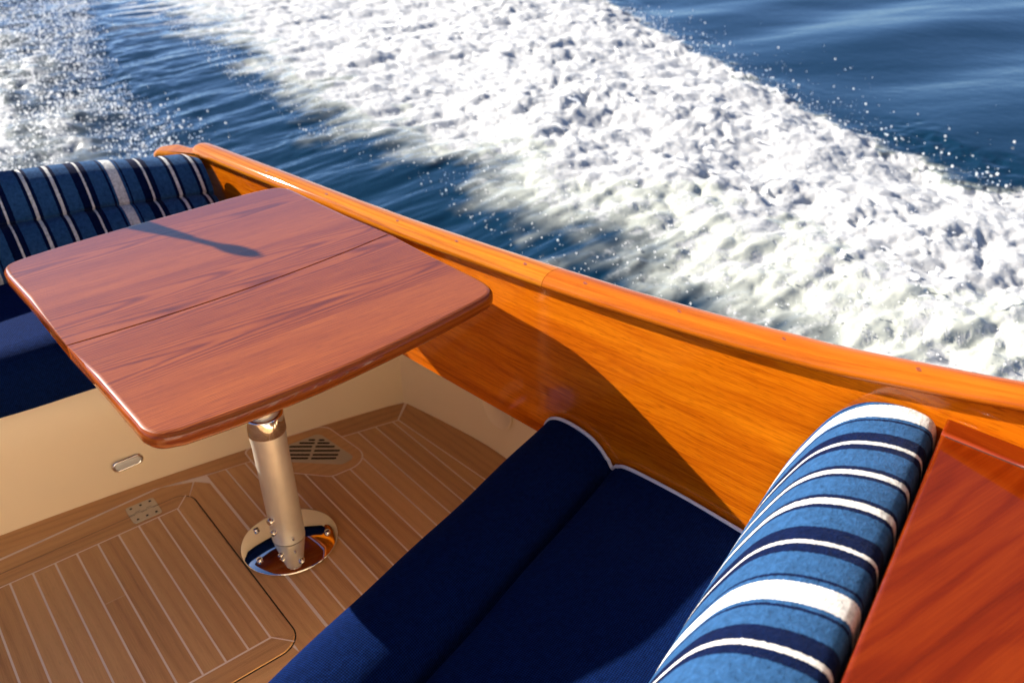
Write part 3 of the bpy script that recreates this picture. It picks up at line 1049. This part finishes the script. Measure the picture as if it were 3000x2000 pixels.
def water_fields(X, Y):
    Xi = np.interp(Y, YI, XI); Xo = np.interp(Y, YO, XO)
    jag = fbm(X * 1.1 + 3, Y * 1.6, 11, 4, .6)
    inn = X - Xi + .30 * jag + .16 * fbm(X * 1.6 + Y * .5, Y * 4.2, 19, 4, .6)          # streaky inner edge
    outd = Xo - X + .16 * fbm(X * 2.2, Y * 2.2, 23, 4, .6) + .07 * fbm(X * 8, Y * 8, 27, 4, .65)
    band = sst(inn, -.3, .6) * sst(outd, -.02, .22)
    wid = sst(Y, 5.0, 2.2)
    dense = sst(inn, .35 * wid, 1.0 + .75 * wid) * sst(outd, -.01, .16)
    # fade and break up far astern on the boat's side
    astern = sst(Y, 6.0, 12.0) * (1 - sst(X - Xi, .2, 2.0))
    dense = dense * (1 - .55 * astern)
    # domain warp, then three sizes of rounded foam lumps
    wx = X + .06 * fbm(X * 2, Y * 2, 31, 3); wy = Y + .06 * fbm(X * 2 + 9, Y * 2, 37, 3)
    B1 = bubbles(wx * 2.6, wy * 2.6, 3); B2 = bubbles(wx * 6.5 + .3, wy * 6.5, 5); B3 = bubbles(wx * 13 + .7, wy * 13, 7); B4 = bubbles(wx * 27, wy * 27, 9)
    big = fbm(X * .8, Y * .8, 41, 3)
    B5 = bubbles(wx * 48 + .4, wy * 48, 13)
    rough_ = sst(fbm(X * .9 + 5, Y * .9, 97, 3), -.5, .6)
    lum = .060 * B1 + (.016 + .028 * rough_) * B2 + (.008 + .020 * rough_) * B3 + .010 * B4 + .004 * B5
    lum = lum + .016 * fbm(X * 4, Y * 4, 99, 4, .6)
    # swell of the bow wave: trough at the hull, shoulder under the foam
    sh = sst(X, 1.3, 3.4) * (1 - sst(X - Xo, -.9, .15))
    z = ZW + .10 * sh * (1 - .5 * sst(Y, 6, 14)) + dense * (lum * (.92 + .25 * big) - .06) + dense * .03 * big
    # partly foamed inner slope: lower ripples
    part = band * (1 - dense)
    z = z + part * (.030 * B2 + .014 * B3 + .02 * fbm(X * 2.2, Y * 6, 43, 3))
    # smooth sheet sliding off the hull: streaks run outward
    near = (1 - sst(inn, -.2, .5)) * sst(X, .6, 1.3) * (1 - sst(Y, 9, 16))
    z = z + near * (.020 * fbm(X * .7 + .25 * Y, Y * 2.6, 47, 2) + .005 * fbm(X * 1.5 + .9 * Y, Y * 9, 53, 3) + .0018 * fbm(X * 2.4 + Y, Y * 30, 59, 2))
    # stern chop to port of the wake
    chop = sst(Y, 4.5, 7.0) * (1 - sst(X - Xi, -1.2, -.1)) 
    z = z + chop * (.035 * fbm(X * 1.5, Y * 1.5, 61, 3) + .012 * fbm(X * 6, Y * 6, 67, 3, .6))
    # open water: long low swell
    opn = sst(-outd, -.1, .6)
    ca_, sa_ = math.cos(R(60)), math.sin(R(60))
    a_ = X * ca_ + Y * sa_
    c_ = -X * sa_ + Y * ca_
    z = z + opn * (.085 * fbm(a_ * .38 + .2 * c_, c_ * .17, 71, 2) + .009 * fbm(a_ * 1.3, c_ * .45, 73, 2))
    # foam cover
    tex = .55 * (B2 - .45) + .45 * (B3 - .45) + .5 * (B1 - .5)
    foam = sst(dense * 1.15 + .55 * tex * sst(dense, 0, .6) + .34 * fbm(X * 3, Y * 3, 79, 5, .65) * band, .30, .85)
    lace = sst(fbm(X * 4.2 + Y, Y * 6.0, 83, 6, .72) + .9 * band - .55, .0, .8) * band
    foam = np.maximum(foam, .8 * lace * (.55 + .45 * sst(fbm(X * 9, Y * 14, 85, 4, .7), -.3, .4)))
    # white churn astern on the left
    wash = sst(1.75 + .10 * (Y - 6) - X + .5 * fbm(X * 1.3, Y * .8, 89, 4, .6), 0, .9) * sst(Y, 5.0, 7.5)
    foam = np.maximum(foam, wash * sst(fbm(X * 5, Y * 3.2, 91, 4, .65) + .25, 0, .5) * .8)
    z = z + wash * (.05 * B2 + .03 * B3)
    far_st = sst(Y, 8.0, 13) * sst(X - Xi, -1.8, .5)
    foam = np.maximum(foam, far_st * sst(fbm(X * 1.2, Y * 3.4, 93, 5, .62) + .12, 0, .55) * .9)
    aer = np.clip(sst(inn, -.05, .6) * sst(outd, -.05, .2) + .5 * wash, 0, 1)
    return z, foam, aer, band


th = np.concatenate([np.radians(np.linspace(3, 98, 960)), np.radians(np.linspace(101, 360, 60))])
rr = np.concatenate([np.geomspace(1.2, 24, 720), np.geomspace(25.5, 4000, 46)])
TH, RR = np.meshgrid(th, rr)
X, Y = RR * np.cos(TH), RR * np.sin(TH)
Z, foam, aer, band = water_fields(X, Y)
fade = 1 - sst(RR, 22, 60)
Z = ZW + (Z - ZW) * fade
foam, aer = foam * fade, aer * fade
nr_, nt_ = X.shape
V_ = np.stack([X, Y, Z], -1).reshape(-1, 3)
idx = np.arange(nr_ * nt_).reshape(nr_, nt_)
q = np.stack([idx[:-1, :], np.roll(idx, -1, 1)[:-1, :], np.roll(idx, -1, 1)[1:, :], idx[1:, :]], -1).reshape(-1, 4)
# foam band cut out as an object of its own, along the same seam of vertices
Xi_, Xo_ = np.interp(Y, YI, XI), np.interp(Y, YO, XO)
inband = ((X > Xi_ + .12) & (X < Xo_ + .02) & (Y > -4) & (RR < 24)).reshape(-1)
fq = inband[q].all(1)


def np_mesh(name, quads, mat):
    used = np.unique(quads)
    remap = np.full(V_.shape[0], -1)
    remap[used] = np.arange(len(used))
    qq = remap[quads]
    me = bpy.data.meshes.new(name)
    me.vertices.add(len(used)); me.vertices.foreach_set('co', V_[used].astype(np.float32).ravel())
    me.loops.add(qq.size); me.loops.foreach_set('vertex_index', qq.ravel().astype(np.int32))
    me.polygons.add(len(qq)); me.polygons.foreach_set('loop_start', np.arange(0, qq.size, 4, dtype=np.int32))
    me.polygons.foreach_set('use_smooth', np.ones(len(qq), bool))
    for nm, arr in (('foam', foam), ('aer', aer)):
        at = me.attributes.new(nm, 'FLOAT', 'POINT')
        at.data.foreach_set('value', arr.reshape(-1)[used].astype(np.float32))
    me.materials.append(mat)
    me.update(); me.validate()
    o = bpy.data.objects.new(name, me)
    COL.objects.link(o)
    return o


N = NT('sea_water')
af = N.n('ShaderNodeAttribute', attribute_name='foam').outputs['Fac']
aa = N.n('ShaderNodeAttribute', attribute_name='aer').outputs['Fac']
tc = N.n('ShaderNodeTexCoord').outputs['Object']
fine = N.noise(tc, 38, 5, .65)
fm = N.smooth(N.math('ADD', af, N.math('MULTIPLY', N.math('SUBTRACT', fine, .5), .7)), .12, .8)
deep = N.mix(N.math('MULTIPLY', aa, N.math('ADD', .7, N.math('MULTIPLY', fine, .7))), (.003, .022, .048), (.50, .52, .46))
col = N.mix(fm, deep, (.49, .495, .50))
rg = N.math('ADD', .045, N.math('MULTIPLY', fm, .5))
N.set(Base_Color=col, Roughness=rg, IOR=1.333)
N.set(Subsurface_Weight=N.math('MULTIPLY', fm, .65), Subsurface_Radius=(1.0, 1.1, 1.2), Subsurface_Scale=.045)
bn = N.math('ADD', N.math('MULTIPLY', N.noise(tc, 9, 3, .6), .010), N.math('MULTIPLY', N.math('MULTIPLY', fine, fm), .010))
bx = N.n('ShaderNodeBump'); bx.inputs['Strength'].default_value = .35; bx.inputs['Distance'].default_value = 1.0
N.put(bx.inputs['Height'], bn)
N.t.links.new(bx.outputs[0], N.b.inputs['Normal'])
M['water'] = N.m
wo = np_mesh('water', q[~fq], M['water'])
tag(wo, 'deep blue sea beside and behind the boat', 'water', None, 'structure')
fo = np_mesh('wake_foam', q[fq], M['water'])
tag(fo, 'broad band of churned white wake foam streaming past the cap rail', 'foam', None, 'stuff')

# ---- flying drops
ico_t = (1 + 5 ** .5) / 2
icv = np.array([(-1, ico_t, 0), (1, ico_t, 0), (-1, -ico_t, 0), (1, -ico_t, 0), (0, -1, ico_t), (0, 1, ico_t), (0, -1, -ico_t), (0, 1, -ico_t), (ico_t, 0, -1), (ico_t, 0, 1), (-ico_t, 0, -1), (-ico_t, 0, 1)]) / math.sqrt(1 + ico_t ** 2)
icf = np.array([(0, 11, 5), (0, 5, 1), (0, 1, 7), (0, 7, 10), (0, 10, 11), (1, 5, 9), (5, 11, 4), (11, 10, 2), (10, 7, 6), (7, 1, 8), (3, 9, 4), (3, 4, 2), (3, 2, 6), (3, 6, 8), (3, 8, 9), (4, 9, 5), (2, 4, 11), (6, 2, 10), (8, 6, 7), (9, 8, 1)])
rng = np.random.RandomState(12)


def drops(name, P, rad, label, cat):
    P = np.asarray(P); n_ = len(P)
    sc = rad[:, None, None] * (icv[None] * (1 + .35 * (rng.rand(n_, 1, 3) - .5)))
    vs = (P[:, None, :] + sc).reshape(-1, 3)
    fs_ = (icf[None] + (np.arange(n_) * 12)[:, None, None]).reshape(-1, 3)
    me = bpy.data.meshes.new(name)
    me.from_pydata(vs.tolist(), [], fs_.tolist())
    me.polygons.foreach_set('use_smooth', np.ones(len(fs_), bool))
    me.materials.append(M['drop'])
    o = bpy.data.objects.new(name, me)
    COL.objects.link(o)
    return tag(o, label, cat, None, 'stuff')


N = NT('water_drops')
tr = N.n('ShaderNodeBsdfTranslucent'); tr.inputs[0].default_value = (.98, .98, .98, 1)
mx = N.n('ShaderNodeMixShader'); mx.inputs[0].default_value = .8
N.set(Base_Color=(.95, .96, .97), Roughness=.15)
N.t.links.new(N.b.outputs[0], mx.inputs[1]); N.t.links.new(tr.outputs[0], mx.inputs[2])
N.t.links.new(mx.outputs[0], N.t.nodes['Material Output'].inputs[0])
M['drop'] = N.m


def surf(x, y):
    return water_fields(np.asarray(x, float), np.asarray(y, float))[0]


n_ = 11000      # spray thrown up at the stern
y = 6.0 + 10 * rng.rand(n_) ** 1.1
xb = np.interp(y, [6, 7.57, 8.7, 13.3, 16.5], [.9, 1.45, 2.0, 3.2, 4.1])
x = xb + .1 * rng.randn(n_) - rng.exponential(.55 + .05 * y, n_) + .1
z = surf(x, y) + .02 + rng.exponential(.17, n_) * np.clip((xb - x) / .8, .1, 1.3)
drops('spray', np.stack([x, y, z], -1), .0022 + .0085 * rng.rand(n_) ** 3, 'cloud of sparkling spray drops flying up behind the stern', 'spray')
n_ = 2600       # drops and bright beads along the inner slope of the foam
y = .8 + 11 * rng.rand(n_)
x = np.interp(y, YI, XI) + rng.rand(n_) ** 1.2 * 1.1 - .15
z = surf(x, y) + rng.exponential(.02, n_)
drops('foam_beads', np.stack([x, y, z], -1), .0016 + .0042 * rng.rand(n_) ** 3, 'bright beads of water along the inner slope of the wake', 'spray')
n_ = 1100       # white drops standing in for sun glints on the ripples astern
t_ = rng.rand(n_)
y = 5.85 + 2.3 * t_
x = 1.70 + .12 * t_ + .17 * rng.randn(n_)
z = surf(x, y) + .004 + rng.exponential(.02, n_)
drops('glint_drops', np.stack([x, y, z], -1), .002 + .0065 * rng.rand(n_) ** 2.5, 'white drops standing in for sun glints on the water close behind the stern corner', 'spray')
n_ = 6000       # fine veil of droplets hanging over the froth
y = .8 + 10 * rng.rand(n_) ** 1.3
xi, xo = np.interp(y, YI, XI), np.interp(y, YO, XO)
x = xi + .3 + (xo - xi - .28) * rng.rand(n_) ** .8
z = surf(x, y) + rng.exponential(.022, n_)
drops('foam_droplets', np.stack([x, y, z], -1), .0012 + .004 * rng.rand(n_) ** 4, 'fine white droplets hanging just above the froth of the wake', 'spray')
n_ = 900       # drops thrown off the outer edge
y = .8 + 7 * rng.rand(n_)
x = np.interp(y, YO, XO) + rng.exponential(.16, n_) - .12
z = surf(x, y) + rng.exponential(.05, n_) + .01
far_ = rng.rand(n_) < .08
x = x + far_ * rng.rand(n_) * 1.0
drops('outer_drops', np.stack([x, y, z], -1), .0015 + .0075 * rng.rand(n_) ** 4, 'scattered drops thrown off the outer edge of the wake', 'spray')

# strands and tongues of foam flung up out of the wake
b = MB()
for k in range(150):
    y = .9 + 8.5 * rng.rand() ** 1.5
    xi, xo = float(np.interp(y, YI, XI)), float(np.interp(y, YO, XO))
    x = xi + .9 + (xo - xi - .9) * (.95 * rng.rand())
    zb = float(surf([x], [y])[0]) - .02
    an = rng.rand() * 6.28
    ln, ht = .05 + .13 * rng.rand() ** 2, .015 + .065 * rng.rand() ** 2.5
    pts = []
    wx_, wy_ = rng.randn(2) * .012
    for i in range(9):
        t = i / 8
        pts.append((x + math.cos(an) * ln * t + wx_ * math.sin(t * 5), y + math.sin(an) * ln * t + wy_ * math.sin(t * 6), zb + .02 + ht * (1.7 * t - .9 * t * t) + .004 * math.sin(9 * t + k)))
    r0 = .003 + .007 * rng.rand()
    b.tube(pts, lambda t, r0=r0: r0 * (1.6 - 1.25 * t) * (1 + .25 * math.sin(t * 17)), 0, 7)
so = b.build('foam_strands', M['drop'])
tag(so, 'thin white strands of foam flung up out of the wake', 'foam', None, 'stuff')
